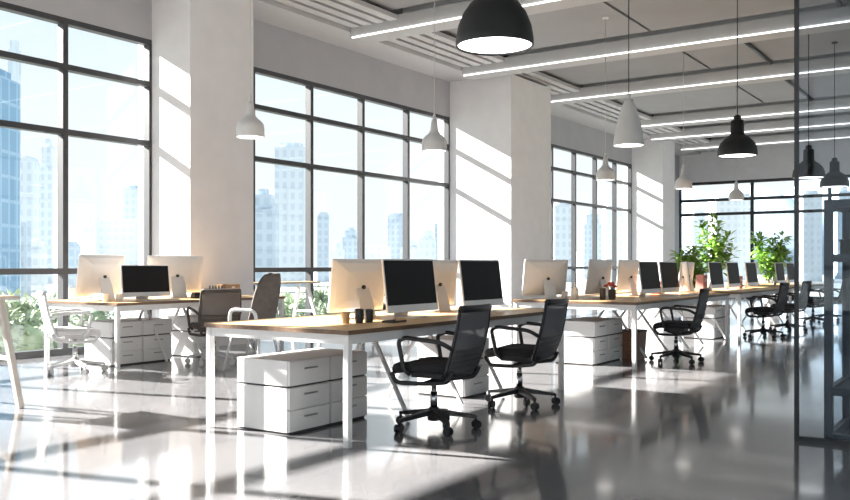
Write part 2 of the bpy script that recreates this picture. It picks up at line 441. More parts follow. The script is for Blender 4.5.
def make_chair(label, group, ms, name='office_chair', cat='chair'):
    frame, fabric, meshm, lumbar, base, lift = ms
    t = thing(name, label, cat, group=group)
    b = MB().lathe([(.03, .055), (.045, .06), (.05, .12), (.035, .15)], n=16)
    for k in range(5):
        a = 2 * math.pi * k / 5 + R(12)
        d = Vector((math.cos(a), math.sin(a), 0))
        b.bar(d * .035 + Vector((0, 0, .118)), d * .30 + Vector((0, 0, .082)), .055, .04, .03, .022)
        b.tube([d * .295 + Vector((0, 0, .09)), d * .295 + Vector((0, 0, .05))], .011)
    bs = b.build('star_base', base, t, bevel=.004)
    for k in range(5):
        a = 2 * math.pi * k / 5 + R(12)
        d = Vector((math.cos(a), math.sin(a), 0)); s = Vector((-math.sin(a + .5), math.cos(a + .5), 0))
        c = MB()
        for q in (-1, 1):
            p = d * .30 + s * (q * .014) + Vector((0, 0, .029))
            c.tube([p - s * .009, p + s * .009], .029, n=14)
        c.tube([d * .30 - s * .01 + Vector((0, 0, .029)), d * .30 + s * .01 + Vector((0, 0, .029))], .012)
        c.tube([d * .30 + Vector((0, 0, .03)), d * .30 + Vector((0, 0, .058))], .014)
        c.build('caster', base, bs, smooth=False)
    MB().tube([(0, 0, .15), (0, 0, .26)], .026, n=14).tube([(0, 0, .26), (0, 0, .39)], .018, n=14).build('gas_lift', lift, t, smooth=True)
    # mechanism and sled loops under the seat
    fm = MB().box(-.11, .11, -.12, .12, .365, .405)
    for s in (-1, 1):
        fm.tube(fillet([(s * .245, .20, .405), (s * .245, .16, .34), (s * .15, -.02, .33), (s * .20, -.22, .36), (s * .20, -.255, .43)], .08), .016, n=8)
    fm.tube(fillet([(-.15, -.02, .335), (0, -.02, .345), (.15, -.02, .335)], .05), .018)
    fm.build('seat_frame', frame, t, smooth=False)
    st = MB()
    rings = []
    for (z, k) in ((.405, .90), (.415, .98), (.445, 1.0), (.468, .97), (.475, .86)):
        ring = []
        for i in range(28):
            a = 2 * math.pi * i / 28
            ca, sa = math.cos(a), math.sin(a)
            e = 0.42
            x = .245 * k * math.copysign(abs(ca) ** e, ca); y = .245 * k * math.copysign(abs(sa) ** e, sa)
            zz = z + (-.035 * max(0, (y - .13) / .115) ** 2 if y > .13 else 0) + .008 * (x / .245) ** 2
            ring.append((x, y, zz))
        rings.append(ring)
    st.loft(rings).build('seat', fabric, t, smooth=True)
    # backrest: curved mesh sheet leaning back
    def bk(s, v):
        x = (s - .5) * 2; wd = .222 + .012 * math.sin(v * math.pi)
        z = .40 + v * .455
        y = -.245 - .115 * v - .03 * math.sin(v * 3.0) * 0.6 + .035 * x * x
        return (x * wd, y, z), (-.25 * x, -1, -.22)
    MB().sheet(bk, 12, 10, .012).build('backrest', meshm, t, smooth=True)
    fr = MB()
    for s in (0, 1):
        pts = []
        for i in range(13):
            p, n = bk(s, i / 12); pts.append(Vector(p))
        fr.tube(pts, .0125, n=8)
    fr.tube([Vector(bk(i / 10, 1.0)[0]) for i in range(11)], .019, n=8, flat=1.3)
    fr.tube([Vector(bk(i / 10, 0.0)[0]) for i in range(11)], .014, n=8)
    fr.build('back_frame', frame, t, smooth=True)
    for q in range(4):
        lb = MB(); v0 = .08 + q * .085
        def sl(s, v, v0=v0):
            p, n = bk(s * .94 + .03, v0 + v * .05)
            return (p[0], p[1] - .012, p[2]), n
        lb.sheet(sl, 10, 1, .010).build('lumbar_slat', lumbar, t, smooth=False)
    for s in (-1, 1):
        MB().tube(fillet([(s * .232, -.275, .585), (s * .275, -.20, .635), (s * .275, .07, .655), (s * .275, .125, .63), (s * .262, .085, .43), (s * .235, .05, .40)], .07, 5), .0155, n=8).build('armrest', frame, t, smooth=True)
    return t

CB = (M['black_plastic'], M['black_fabric'], M['mesh_grey'], M['mesh_slat'], M['black_plastic'], M['chrome'])
CW = (M['w_plastic'], M['w_fabric'], M['w_mesh'], M['w_plastic'], M['w_plastic'], M['chrome'])
g_ch = 'black swivel chairs along the front desks'
ch = make_chair('black mesh swivel chair standing nearest, at the front desk by the white drawers', g_ch, CB)
ch.location = (5.17, 3.42, 0); ch.rotation_euler = (0, 0, R(4))
dup(ch, (6.45, 3.42, 0), R(4), 'black mesh swivel chair at the right end of the front desk')
dup(ch, (10.32, 3.38, 0), R(6), 'black mesh swivel chair alone at the second desk, on the sunlit strip')
dup(ch, (14.6, 3.38, 0), R(-3), 'black mesh swivel chair at the third desk beyond a white leg frame')
dup(ch, (16.2, 3.35, 0), R(-6), 'black mesh swivel chair at the far end of the third desk')
dup(ch, (18.55, 3.36, 0), R(4), 'black mesh swivel chair at the last desk, seen just inside the glass partition')
dup(ch, (19.9, 3.30, 0), R(-4), 'black mesh swivel chair farthest away at the last desk behind glass')
dup(ch, (11.75, 9.0, 0), R(80), 'black swivel chair by the window right of the small trestle table')['group'] = 'chairs by the windows'
wc = make_chair('pale grey mesh swivel chair at the left end of the window desk', 'chairs by the windows', CW)
wc.location = (5.72, 8.40, 0); wc.rotation_euler = (0, 0, R(-116))

# taupe shell chair
def shell_chair():
    t = thing('shell_chair', 'taupe upholstered chair with a tall rounded back behind the front desk', 'chair', group='chairs by the windows')
    def bk(s, v):
        x = (s - .5) * 2
        wd = .235 * (1.0 if v < .6 else math.sqrt(max(0.02, 1 - ((v - .6) / .42) ** 2)))
        y = -.20 - .12 * v + .13 * x * x * (1 - .35 * v)
        return (x * wd, y, .42 + v * .64), (-.6 * x, -1, -.2)
    MB().sheet(bk, 14, 14, .045).build('backrest', M['brown_fabric'], t, smooth=True)
    rings = []
    for (z, k) in ((.40, .88), (.42, 1.0), (.46, 1.0), (.48, .9)):
        rings.append([(.25 * k * math.copysign(abs(math.cos(a)) ** .6, math.cos(a)), .24 * k * math.copysign(abs(math.sin(a)) ** .6, math.sin(a)), z) for a in [2 * math.pi * i / 24 for i in range(24)]])
    MB().loft(rings).build('seat', M['brown_dark'], t, smooth=True)
    for s in (-1, 1):
        MB().tube(fillet([(s * .25, -.2, .45), (s * .27, -.19, .66), (s * .27, .12, .67), (s * .25, .14, .44)], .07), .02).build('armrest', M['w_plastic'], t, smooth=True)
    for sx, sy in ((-1, -1), (1, -1), (1, 1), (-1, 1)):
        MB().tube([(sx * .16, sy * .15, .41), (sx * .24, sy * .23, 0.0)], [.018, .013]).build('leg', M['w_plastic'], t, smooth=True)
    return t
s1 = shell_chair(); s1.location = (7.0, 7.03, 0); s1.rotation_euler = (0, 0, R(14))
CT = (M['brown_dark'], M['brown_dark'], M['brown_mesh'], M['brown_dark'], M['w_plastic'], M['chrome'])
bc = make_chair('taupe mesh swivel chair just left of the tall rounded taupe chair', 'chairs by the windows', CT)
bc.location = (7.15, 7.82, 0); bc.rotation_euler = (0, 0, R(-28))

# ------------------------------------------------------------------ desks
def desk(label, x0, x1, y0, y1, frames=(1.05, 1.8, 2.5), zt=0.74):
    t = thing('bench_desk', label, 'desk', (x0, y0, 0), group='bench desks with white frames')
    L, W = x1 - x0, y1 - y0
    MB().box(0, L, 0, W, zt - .028, zt, mi=1, top=0).build('tabletop', [M['wood'], M['wood_edge']], t)
    lg = .043
    for lx in (.01, L - .01 - lg):
        for ly in (.01, W - .01 - lg):
            MB().box(lx, lx + lg, ly, ly + lg, 0, zt - .028).build('leg', M['white_metal'], t, bevel=.004)
    a = MB(); z0, z1 = zt - .09, zt - .028
    a.box(.01 + lg, L - .01 - lg, .02, .05, z0, z1); a.box(.01 + lg, L - .01 - lg, W - .05, W - .02, z0, z1)
    a.box(.02, .05, .01 + lg, W - .01 - lg, z0, z1); a.box(L - .05, L - .02, .01 + lg, W - .01 - lg, z0, z1)
    a.build('apron', M['white_metal'], t)
    for fx in frames:
        if fx < L - .1:
            for s in (-1, 1):
                MB().bar((fx, W / 2 + s * .02, z0), (fx, W / 2 + s * (W / 2 - .28), .02), .024, .024).build('brace', M['white_metal'], t)
    b = MB()
    b.box(.06, L - .06, W / 2 - .02, W / 2 + .02, z0 + .01, z1 - .005)
    b.build('cable_rail', M['white_metal'], t)
    return t
dA = desk('front oak-topped bench desk on a white frame, with drawers at its left end', 4.28, 7.45, 3.47, 4.78)
dB = desk('second oak-topped bench desk on the sunlit floor behind the two nearest chairs', 9.25, 13.0, 3.47, 5.0, (1.1, 1.9, 2.7, 3.4))
dE = desk('third bench desk in the row, reaching from the green plant to the glass', 13.6, 17.2, 3.47, 4.8, (0.2, 1.4, 2.6))
dF = desk('last bench desk in the row, partly behind the glass partition', 17.6, 21.2, 3.47, 4.8, (0.2, 1.4, 2.6))
dC = desk('oak-topped window desk by the big white pillar', 5.95, 8.55, 8.0, 9.35, (0.9, 1.45, 2.3))

def trestle(label, loc, rz, L, W, zt, hip):
    t = thing('trestle_table', label, 'table', loc, rz, group='tall trestle tables by the windows')
    MB().box(-L / 2, L / 2, -W / 2, W / 2, zt - .03, zt, mi=1, top=0).build('tabletop', [M['wood'], M['wood_leg']], t, bevel=.003)
    for sx in (-1, 1):
        for sy in (-1, 1):
            MB().bar((sx * (L / 2 - .12), sy * hip, zt - .03), (sx * (L / 2 - .03), sy * (W / 2 + .05), 0.0), .05, .045, up=(1, 0, 0)).build('leg', M['wood_leg'], t)
        MB().bar((sx * (L / 2 - .074), -(hip + (W / 2 + .05 - hip) * .56), .40), (sx * (L / 2 - .074), (hip + (W / 2 + .05 - hip) * .56), .40), .035, .035).build('crossbar', M['wood_leg'], t)
    return t
tA = trestle('tall wooden trestle table cut off by the left picture edge', (3.795, 7.02, 0), R(0), .55, .62, .90, .23)
tB = trestle('tall white-legged trestle table standing against the middle window', (10.18, 9.72, 0), 0, 1.5, .55, .885, .08)
for c in tB.children:
    if c.name.startswith(('leg', 'crossbar')):
        c.data.materials[0] = M['white_metal']

# ------------------------------------------------------------------ drawer units
def drawer_unit(label):
    t = thing('drawer_unit', label, 'drawer unit', group='white drawer units under the desks')
    W, D_, H = .425, .49, .50
    MB().box(0.012, W - .012, .022, D_, 0, .50 - .012).build('carcass', M['gap'], t)
    MB().box(0, W, .02, D_ + .004, .328, H).build('upper_box', M['cab'], t, bevel=.002)
    MB().box(0, W, .02, D_ + .004, .014, .314).build('lower_box', M['cab'], t, bevel=.002)
    for z0, z1 in ((.33, .495), (.172, .312), (.018, .160)):
        d = MB().box(.006, W - .006, 0, .022, z0, z1).build('drawer', M['cab'], t, bevel=.0015)
        zc = z0 + (z1 - z0) * .66
        MB().box(W * .36, W * .66, -.012, 0.0, zc - .005, zc + .005).build('handle', M['handle'], d)
    return t
du = drawer_unit('white three-drawer unit under the front desk, left one of the pair'); du.location = (4.40, 4.08, 0)
dup(du, (4.835, 4.08, 0), 0, 'white three-drawer unit under the front desk, behind its white leg')
dup(du, (9.40, 4.02, 0), 0, 'white three-drawer unit under the left end of the second desk')
dup(du, (9.835, 4.02, 0), 0, 'white three-drawer unit under the second desk, nearest the brown bin')
dup(du, (6.25, 8.5, 0), 0, 'white three-drawer unit under the window desk behind the pale chair')
dup(du, (6.685, 8.5, 0), 0, 'white three-drawer unit under the middle of the window desk')
dup(du, (7.45, 8.5, 0), 0, 'white three-drawer unit under the right half of the window desk')
dup(du, (13.75, 3.9, 0), 0, 'white three-drawer unit under the left end of the third desk')
dup(du, (14.19, 3.9, 0), 0, 'white three-drawer unit under the third desk, right of its leg frame')
dup(du, (6.45, 3.95, 0), 0, 'white three-drawer unit under the right end of the front desk')
# brown bin
t = thing('waste_bin', 'brown waste bin under the second desk beside its front leg', 'bin', (10.42, 3.95, 0))
MB().loft([[(-.11, -.11, 0), (.11, -.11, 0), (.11, .11, 0), (-.11, .11, 0)], [(-.13, -.13, .34), (.13, -.13, .34), (.13, .13, .34), (-.13, .13, .34)], [(-.115, -.115, .34), (.115, -.115, .34), (.115, .115, .34), (-.115, .115, .34)], [(-.10, -.10, .02), (.10, -.10, .02), (.10, .10, .02), (-.10, .10, .02)]]).build('body', M['bin'], t)
r_ = MB()
for a, b in (((-.13, -.13), (.13, -.13)), ((.13, -.13), (.13, .13)), ((.13, .13), (-.13, .13)), ((-.13, .13), (-.13, -.13))):
    r_.bar((*a, .345), (*b, .345), .02, .014)
r_.build('rim', M['brown_dark'], t)

# ------------------------------------------------------------------ monitors
def rrect(w, h, r, y, z0, n=4):
    pts = []
    for cx, cz, a0 in ((w / 2 - r, h - r, 0), (-w / 2 + r, h - r, 90), (-w / 2 + r, r, 180), (w / 2 - r, r, 270)):
        for i in range(n + 1):
            a = R(a0 + 90 * i / n)
            pts.append((cx + r * math.cos(a), y, z0 + cz + r * math.sin(a)))
    return pts
def make_monitor(label, group):
    t = thing('desktop_monitor', label, 'monitor', group=group)
    w_, h_ = .69, .415; z0 = .045
    tilt = Matrix.Translation((0, -.02, z0)) @ Matrix.Rotation(R(-7), 4, 'X') @ Matrix.Translation((0, 0, 0))
    b = MB()
    def sc_(k, y):
        return [(x * k, y, (z - h_ * .5) * k + h_ * .5) for x, _, z in rrect(w_, h_, .012, 0, 0)]
    b.loft([rrect(w_, h_, .012, 0, 0), rrect(w_, h_, .012, .014, 0), sc_(.86, .030), sc_(.55, .046), sc_(.25, .052)])
    b.xf(tilt).build('shell', M['mon_white'], t, smooth=False, bevel=.002)
    s = MB().box(-w_ / 2 + .012, w_ / 2 - .012, -.0025, .001, .058, h_ - .012).xf(tilt)
    s.build('screen', M['screen'], t)
    c = MB().box(-w_ / 2 + .001, w_ / 2 - .001, -.002, .001, .002, .056).xf(tilt)
    c.build('chin', M['mon_alu'], t)
    n_ = MB()
    n_.loft([[(x, y, z) for x, y, z in ((-.09, .105, .006), (.09, .105, .006), (.09, .117, .006), (-.09, .117, .006))],
             [(x, y, z) for x, y, z in ((-.085, .075, .14), (.085, .075, .14), (.085, .086, .14), (-.085, .086, .14))],
             [(x, y, z) for x, y, z in ((-.075, .045, .23), (.075, .045, .23), (.075, .056, .23), (-.075, .056, .23))]])
    n_.build('neck', M['mon_alu'], t)
    MB().box(-.10, .10, -.085, .12, 0, .007).build('foot', M['mon_alu'], t, bevel=.002)
    MB().tube([(0, .052, .235), (0, .075, .235)], .016, n=12).build('hinge', M['black_plastic'], t, smooth=True)
    return t
gm = 'white desktop monitors on the desks'
DT = .74
mo = make_monitor('dark-screened white monitor nearest the viewer, on the front desk behind the nearest chair', gm)
mo.location = (5.66, 3.95, DT)
mons = [
 (6.76, 3.95, 0, 1, 'dark-screened white monitor on the right half of the front desk'),
 (5.49, 4.36, 180, 1, 'monitor seen from its white back at the left of the front desk'),
 (6.60, 4.36, 180, 1, 'monitor seen from its white back between the front desk\'s two dark screens'),
 (9.66, 4.78, 160, 1.04, 'monitor seen from its white back at the far left corner of the second desk'),
 (10.45, 4.42, 180, 1.05, 'monitor seen from its white back left of the red flowers on the second desk'),
 (11.42, 4.42, 180, 1.05, 'monitor seen from its white back right of the red flowers on the second desk'),
 (11.05, 3.95, 0, 1, 'dark-screened monitor leftmost on the second desk'),
 (11.82, 3.95, 0, 1, 'dark-screened monitor in the middle of the second desk'),
 (12.58, 3.95, 22, 1, 'narrow-looking dark-screened monitor turned away at the right end of second desk'),
 (14.05, 3.95, 0, 1, 'dark-screened monitor at the left end of the third desk, right of the tall plant'),
 (15.05, 3.95, 0, 1, 'dark-screened monitor in the middle of the third desk'),
 (16.25, 3.95, 0, 1, 'dark-screened monitor at the right end of the third desk, below the bushy plant'),
 (18.5, 3.95, 0, 1, 'dark-screened monitor left of the black partition post on the last desk'),
 (19.5, 3.95, 0, 1, 'dark-screened monitor touching the black partition post in view, on the last desk'),
 (18.1, 4.4, 180, 1, 'monitor seen from its white back at the left of the last desk'),
 (13.95, 4.42, 180, 1, 'monitor seen from its white back beside the tall plant on the third desk'),
 (6.42, 8.95, 196, 1.16, 'monitor seen from its white back at the left of the window desk'),
 (6.73, 8.50, -8, .90, 'dark-screened monitor facing the room on the window desk'),
 (7.52, 8.95, 172, 1.16, 'monitor seen from its white back right of the dark screen on the window desk'),
]
for x, y, a, s, lb in mons:
    dup(mo, (x, y, DT), R(a), lb, s)

# ------------------------------------------------------------------ desk items
def cup(name, label, loc, r, h, m, cat='cup', group=None, fill=None):
    t = thing(name, label, cat, loc, group=group)
    MB().lathe([(r * .85, 0), (r, h * .3), (r, h), (r * .88, h), (r * .85, h * .12)], n=20, cap1=True).build('body', m, t, smooth=False)
    if fill: fill(t, r, h)
    return t
def lid(m):
    def f(t, r, h): MB().lathe([(r * 1.05, h - .002), (r * 1.05, h + .012), (r * .6, h + .018)], n=20).build('lid', m, t)
    return f
def handle(m):
    def f(t, r, h): MB().tube([(r * .95, 0, h * .8), (r * 1.5, 0, h * .75), (r * 1.55, 0, h * .35), (r * .95, 0, h * .25)], .005, n=6).build('handle', m, t, smooth=True)
    return f
cup('jar', 'small black lidded jar at the front desk corner, left of its twin', (4.88, 3.86, DT), .032, .085, M['cup_black'], 'jar', 'black jars on the front desk', lid(M['cup_black']))
cup('jar', 'small black lidded jar nearest the dark screen on the front desk', (4.98, 3.85, DT), .032, .078, M['cup_black'], 'jar', 'black jars on the front desk', lid(M['cup_black']))
cup('tumbler', 'small tan tumbler beside the black jars on the front desk', (4.79, 3.91, DT), .03, .065, M['cup_tan'], fill=lid(M['cup_tan']))
def tray(label, loc, w_, d_):
    t = thing('desk_tray', label, 'tray', loc)
    MB().box(-w_ / 2, w_ / 2, -d_ / 2, d_ / 2, 0, .006).build('base', M['brown_dark'], t)
    MB().box(-w_ / 2, w_ / 2, -d_ / 2, -d_ / 2 + .006, .006, .016).box(-w_ / 2, w_ / 2, d_ / 2 - .006, d_ / 2, .006, .016).build('rim', M['brown_dark'], t)
    return t
tray('flat dark tray right of the black jars on the front desk', (5.08, 3.70, DT), .16, .10)
# red flowers in dark jars
def flowers(t, r, h):
    st = MB(); fl = MB()
    for i in range(12):
        a = random.uniform(0, 6.28); q = random.uniform(.01, .09)
        p = Vector((math.cos(a) * q, math.sin(a) * q, h + random.uniform(.03, .075)))
        st.tube([(0, 0, h * .5), p * .6 + Vector((0, 0, h * .3)), p], .003, n=5); fl.ico(p, .022, 1, .8, .15)
    st.build('stem', M['leaf_dark'], t); fl.build('flower_head', M['red'], t)
cup('flower_jar', 'dark jar of red flowers on the second desk between white monitor backs', (9.92, 4.02, DT), .045, .12, M['brown_dark'], 'flower jar', None, flowers)
cup('jar', 'dark brown jar standing left of the red flowers on the second desk', (9.78, 4.08, DT), .035, .12, M['brown_dark'], 'jar', None, lid(M['brown_dark']))
# white phone stand / dispenser
t = thing('pump_bottle', 'white pump bottle beside the far left monitor of the second desk', 'bottle', (9.70, 4.40, DT))
MB().lathe([(.04, 0), (.045, .02), (.042, .12), (.02, .15), (.015, .165)], n=20).build('body', M['cup_white'], t, smooth=True)
MB().tube([(0, 0, .165), (0, 0, .20), (.03, 0, .2)], .006).build('pump', M['cup_white'], t, smooth=True)
cup('mug', 'white mug in front of the far left monitor of the second desk', (9.80, 4.58, DT), .04, .09, M['cup_white'], 'mug', 'white mugs', handle(M['cup_white']))
cup('mug', 'white mug on the window desk, left of its twin', (6.12, 8.42, DT), .04, .09, M['cup_white'], 'mug', 'white mugs', handle(M['cup_white']))
cup('mug', 'white mug on the window desk, nearest the dark screen', (6.25, 8.36, DT), .04, .085, M['cup_white'], 'mug', 'white mugs', handle(M['cup_white']))
def organiser(label, loc):
    t = thing('desk_organiser', label, 'desk organiser', loc)
    MB().box(-.14, .14, -.08, .08, 0, .01).box(-.14, .14, -.08, -.07, .01, .09).box(-.14, .14, .07, .08, .01, .12).box(-.14, -.13, -.07, .07, .01, .1).box(.13, .14, -.07, .07, .01, .1).box(-.01, 0, -.07, .07, .01, .1).build('box', M['w_plastic'], t)
    for i in range(5):
        x = -.11 + i * .05
        MB().bar((x, .0, .012), (x + .01, .02, .15), .012, .012).build('pen', M['cup_black'] if i % 2 else M['brown_dark'], t)
    return t
organiser('pale desk organiser of dark pens at the right of the window desk', (7.78, 8.45, DT))
tag(MB().box(-.06, .06, -.04, .04, 0, .05).box(-.05, .05, -.03, .03, .05, .075).build('stapler_case', M['cup_black'], bevel=.006), 'small black case between dark screen and pens on the window desk', 'case').location = (7.38, 8.38, DT)
def frame_pic(label, loc, rz):
    t = thing('card_holder', label, 'card holder', loc, rz)
    MB().bar((0, 0, 0.0), (0, .04, .15), .11, .012).build('card', M['cup_white'], t)
    MB().box(-.06, .06, -.02, .04, 0, .012).build('base', M['w_plastic'], t)
    return t
frame_pic('white card holder at the left end of the window desk', (6.12, 9.0, DT), R(-30))
# keyboards
def keyboard(label):
    t = thing('keyboard', label, 'keyboard', group='white keyboards')
    MB().box(-.21, .21, -.06, .06, 0, .012).build('case', M['keys'], t, bevel=.003)
    k = MB()
    for r in range(5):
        for c in range(14):
            k.box(-.20 + c * .0287, -.20 + c * .0287 + .024, -.05 + r * .021, -.05 + r * .021 + .017, .012, .016)
    k.build('keycaps', M['keycap'], t)['kind'] = 'stuff'
    return t
kb = keyboard('white keyboard before the leftmost dark screen of the second desk'); kb.location = (11.0, 3.68, DT)
dup(kb, (11.8, 3.68, DT), 0, 'white keyboard before the middle dark screen of the second desk')
dup(kb, (6.72, 8.22, DT), R(-10), 'white keyboard before the dark screen on the window desk')
dup(kb, (14.1, 3.68, DT), 0, 'white keyboard on the left end of the third desk')
# salmon and red folders between far monitors
def folder(label, loc, m, h):
    t = thing('file_box', label, 'file box', loc, group='red file boxes between far monitors')
    MB().box(-.10, .10, -.06, .06, 0, h).build('body', m, t, bevel=.004)
    MB().box(-.04, .04, -.064, -.058, h * .55, h * .8).build('spine_card', M['cup_white'], t)
    return t
folder('salmon file box beside the tall plant, left of the third desk screens', (13.62 + .12, 4.1, DT), M['pink'], .26)
folder('red file box between two dark screens on the third desk', (15.66, 4.05, DT), M['pink'], .22)
folder('dark red file box at the right end of the second desk', (12.15, 4.25, DT), M['red'], .18)
# wooden box on window desk
t = thing('wooden_box', 'open brown wooden box on the right end of the window desk', 'box', (8.12, 8.62, DT), R(5))
MB().box(-.13, .13, -.10, .10, 0, .012).box(-.13, .13, -.10, -.088, .012, .16).box(-.13, .13, .088, .10, .012, .16).box(-.13, -.118, -.088, .088, .012, .16).box(.118, .13, -.088, .088, .012, .16).build('body', M['kraft'], t)
MB().box(-.03, .03, -.104, -.10, .11, .13).build('label_plate', M['cup_white'], t)

# ------------------------------------------------------------------ pendant lamps
CZ = 5.30
def hang(label, prof, inner_r, zr, m, group, zb, cm, neck):
    """prof: (radius, height above rim) outer profile; origin at the rim"""
    t = thing('pendant_lamp', label, 'pendant lamp', group=group)
    inner = [(max(.004, r - .006), z - .004 if i == len(prof) - 1 else z) for i, (r, z) in enumerate(prof)]
    pr = prof[::1]
    s = MB().lathe(pr, n=40, cap0=False, cap1=True)
    s.lathe([(prof[0][0], 0)] + inner[:-1], n=40, cap0=False, cap1=True)
    s.build('shade', m, t, smooth=True)
    MB().lathe([(inner_r, zr), (inner_r * .98, zr + .006)], n=40).build('diffuser', M['bulb'], t)
    tp = prof[-1][1]
    MB().lathe([(neck, tp - .01), (neck, tp + .05), (neck * .5, tp + .07)], n=20).build('lamp_holder', m, t, smooth=False)
    MB().tube([(0, 0, tp + .06), (0, 0, CZ - zb)], .006, n=6).build('cord', cm, t, smooth=True)
    MB().lathe([(.05, CZ - zb - .025), (.055, CZ - zb)], n=20).build('ceiling_rose', m, t)
    t.location.z = zb
    return t
gb = 'black dome pendant lamps'
dome = [(.25, 0), (.252, .012), (.25, .05), (.237, .13), (.205, .21), (.16, .275), (.11, .32), (.075, .345), (.07, .36), (.07, .50), (.055, .51)]
L1 = hang('biggest black dome pendant lamp at the top middle, hanging nearest the viewer', dome, .238, .012, M['black_lamp'], gb, 2.55, M['cord'], .05)
L1.location = (4.96, 2.81, 2.56)
dome2 = [(.252, 0), (.255, .012), (.254, .06), (.245, .12), (.215, .18), (.165, .235), (.115, .27), (.088, .295), (.084, .47), (.07, .48)]
L2 = hang('black dome pendant lamp hanging left of the glass partition post', dome2, .238, .012, M['black_lamp'], gb, 2.60, M['cord'], .05)
L2.location = (12.05, 3.12, 2.60)
dup(L2, (15.75, 2.92, 2.60), 0, 'black dome pendant lamp just right of the partition post, seen through glass')
dup(L2, (17.85, 2.86, 2.60), 0, 'black dome pendant lamp farthest right, seen through glass')
gw = 'white bell pendant lamps'
bell = [(.155, 0), (.157, .01), (.155, .10), (.145, .15), (.115, .185), (.072, .22), (.05, .26), (.038, .36), (.03, .40)]
W1 = hang('white bell pendant lamp in front of the big white pillar', bell, .147, .01, M['white_lamp'], gw, 2.57, M['cord_white'], .018)
W1.location = (7.03, 7.10, 2.57)
dup(W1, (9.17, 6.06, 2.57), 0, 'white bell pendant lamp in front of the middle window bay')
dup(W1, (16.3, 5.2, 2.57), 0, 'white bell pendant lamp in front of the far window corner pillar')
dup(W1, (19.8, 5.15, 2.57), 0, 'small white bell pendant lamp farthest away before the end window')
dup(W1, (13.9, 5.75, 2.57), 0, 'white bell pendant lamp in front of the third window bay')
cone = [(.185, 0), (.186, .012), (.172, .12), (.145, .26), (.115, .38), (.075, .49), (.06, .52), (.055, .56)]
W2 = hang('large white cone pendant lamp above the second desk', cone, .175, .012, M['white_lamp'], 'white cone pendant lamps', 2.60, M['cord'], .03)
W2.location = (10.25, 3.94, 2.60)

# ------------------------------------------------------------------ glass partition and cabinet on the right
t = MB().box(6.138, 6.162, 1.20, 1.227, 0, CZ).box(6.13, 6.17, Y0, 1.20, 0, .03).box(6.13, 6.17, Y0, 1.20, CZ - .04, CZ)
for y in (-.35, -1.9, -3.4): t.box(6.13, 6.17, y - .017, y + .017, .03, CZ - .04)
p = struct(t.build('partition_frame', M['frame']), 'black-framed full-height glass partition at the right', 'partition')
MB().box(6.146, 6.154, Y0, 1.20, .03, CZ - .04).build('pane', M['pglass'], p)
t = thing('display_cabinet', 'slate-framed low glass cabinet just behind the glass partition', 'cabinet', (6.22, 0.58, 0))
Wc, Dc, Hc = .76, .48, 1.575
for x in (0, Wc - .05):
    for y in (0, Dc - .05):
        MB().box(x, x + .05, y, y + .05, 0, Hc).build('post', M['slate'], t)
for z in (.0, .30, 1.17, Hc - .05):
    r_ = MB()
    r_.box(.05, Wc - .05, .004, .046, z, z + .05).box(.05, Wc - .05, Dc - .046, Dc - .004, z, z + .05)
    r_.box(.004, .046, .05, Dc - .05, z, z + .05).box(Wc - .046, Wc - .004, .05, Dc - .05, z, z + .05)
    r_.build('rail', M['slate'], t)
MB().box(.05, Wc - .05, .046, Dc - .046, 1.18, 1.20).build('shelf', M['slate'], t)
MB().box(.05, Wc - .05, .046, Dc - .046, .31, .33).build('shelf', M['slate'], t)
for y in (.022, Dc - .028):
    for z0, z1 in ((.05, .30), (.35, 1.17), (1.22, Hc - .05)):
        MB().box(.05, Wc - .05, y, y + .006, z0, z1).build('pane', M['cglass'], t)
tag(MB().box(0, .32, 0, .14, 0, .105).box(-.005, .325, -.005, .145, .105, .12).build('storage_box', M['olive'], bevel=.004), 'dark olive storage box on the shelf of the glass cabinet', 'box').location = (6.38, .85, 1.20)

# ------------------------------------------------------------------ indoor plants
def plant(label, loc, h, spread, seed, tall):
    random.seed(seed)
    t = thing('potted_plant', label, 'plant', loc, group='green potted plants near the end window')
    MB().lathe([(.17, 0), (.22, .42), (.20, .42), (.19, .36)], n=24).build('pot', M['pot'], t, smooth=False)
    MB().lathe([(.19, .35), (.19, .37)], n=24).build('soil', M['soil'], t)
    st = MB(); lf = MB()
    n = 9 if tall else 12
    for i in range(n):
        a = random.uniform(0, 6.28); q = spread * random.uniform(.15, 1.0)
        top = Vector((math.cos(a) * q, math.sin(a) * q, h * random.uniform(.6 if tall else .68, 1.0)))
        mid = Vector((top.x * .25, top.y * .25, .4 + (top.z - .4) * .5))
        pts = [Vector((0, 0, .36)) * (1 - s) ** 2 + mid * 2 * s * (1 - s) + top * s * s for s in [k / 8 for k in range(9)]]
        st.tube(pts, [.012 - .0012 * k for k in range(9)], n=5)
        for k in range(64):
            s = random.uniform(.5, 1.0)
            p = Vector((0, 0, .36)) * (1 - s) ** 2 + mid * 2 * s * (1 - s) + top * s * s
            d = Vector((random.gauss(0, 1), random.gauss(0, 1), random.gauss(.1, .6)))
            lf.leaf(p + d.normalized() * .05, d, random.uniform(.13, .26), random.uniform(.07, .12))
    st.build('stem', M['stem'], t, smooth=True); lf.build('foliage', M['leaf'], t)
    return t
pA = at(713, 20.5); plant('tall leafy green potted plant rising behind the second and third desks', (pA.x, pA.y, 0), 2.25, .45, 3, True)
pB = at(771, 22.0); plant('bushy green potted plant left of the partition post', (pB.x, pB.y, 0), 1.95, .62, 5, False)
pC = at(691, 19.0); plant('smaller green potted plant left of the tall leafy one', (pC.x, pC.y, 0), 1.62, .30, 8, False)

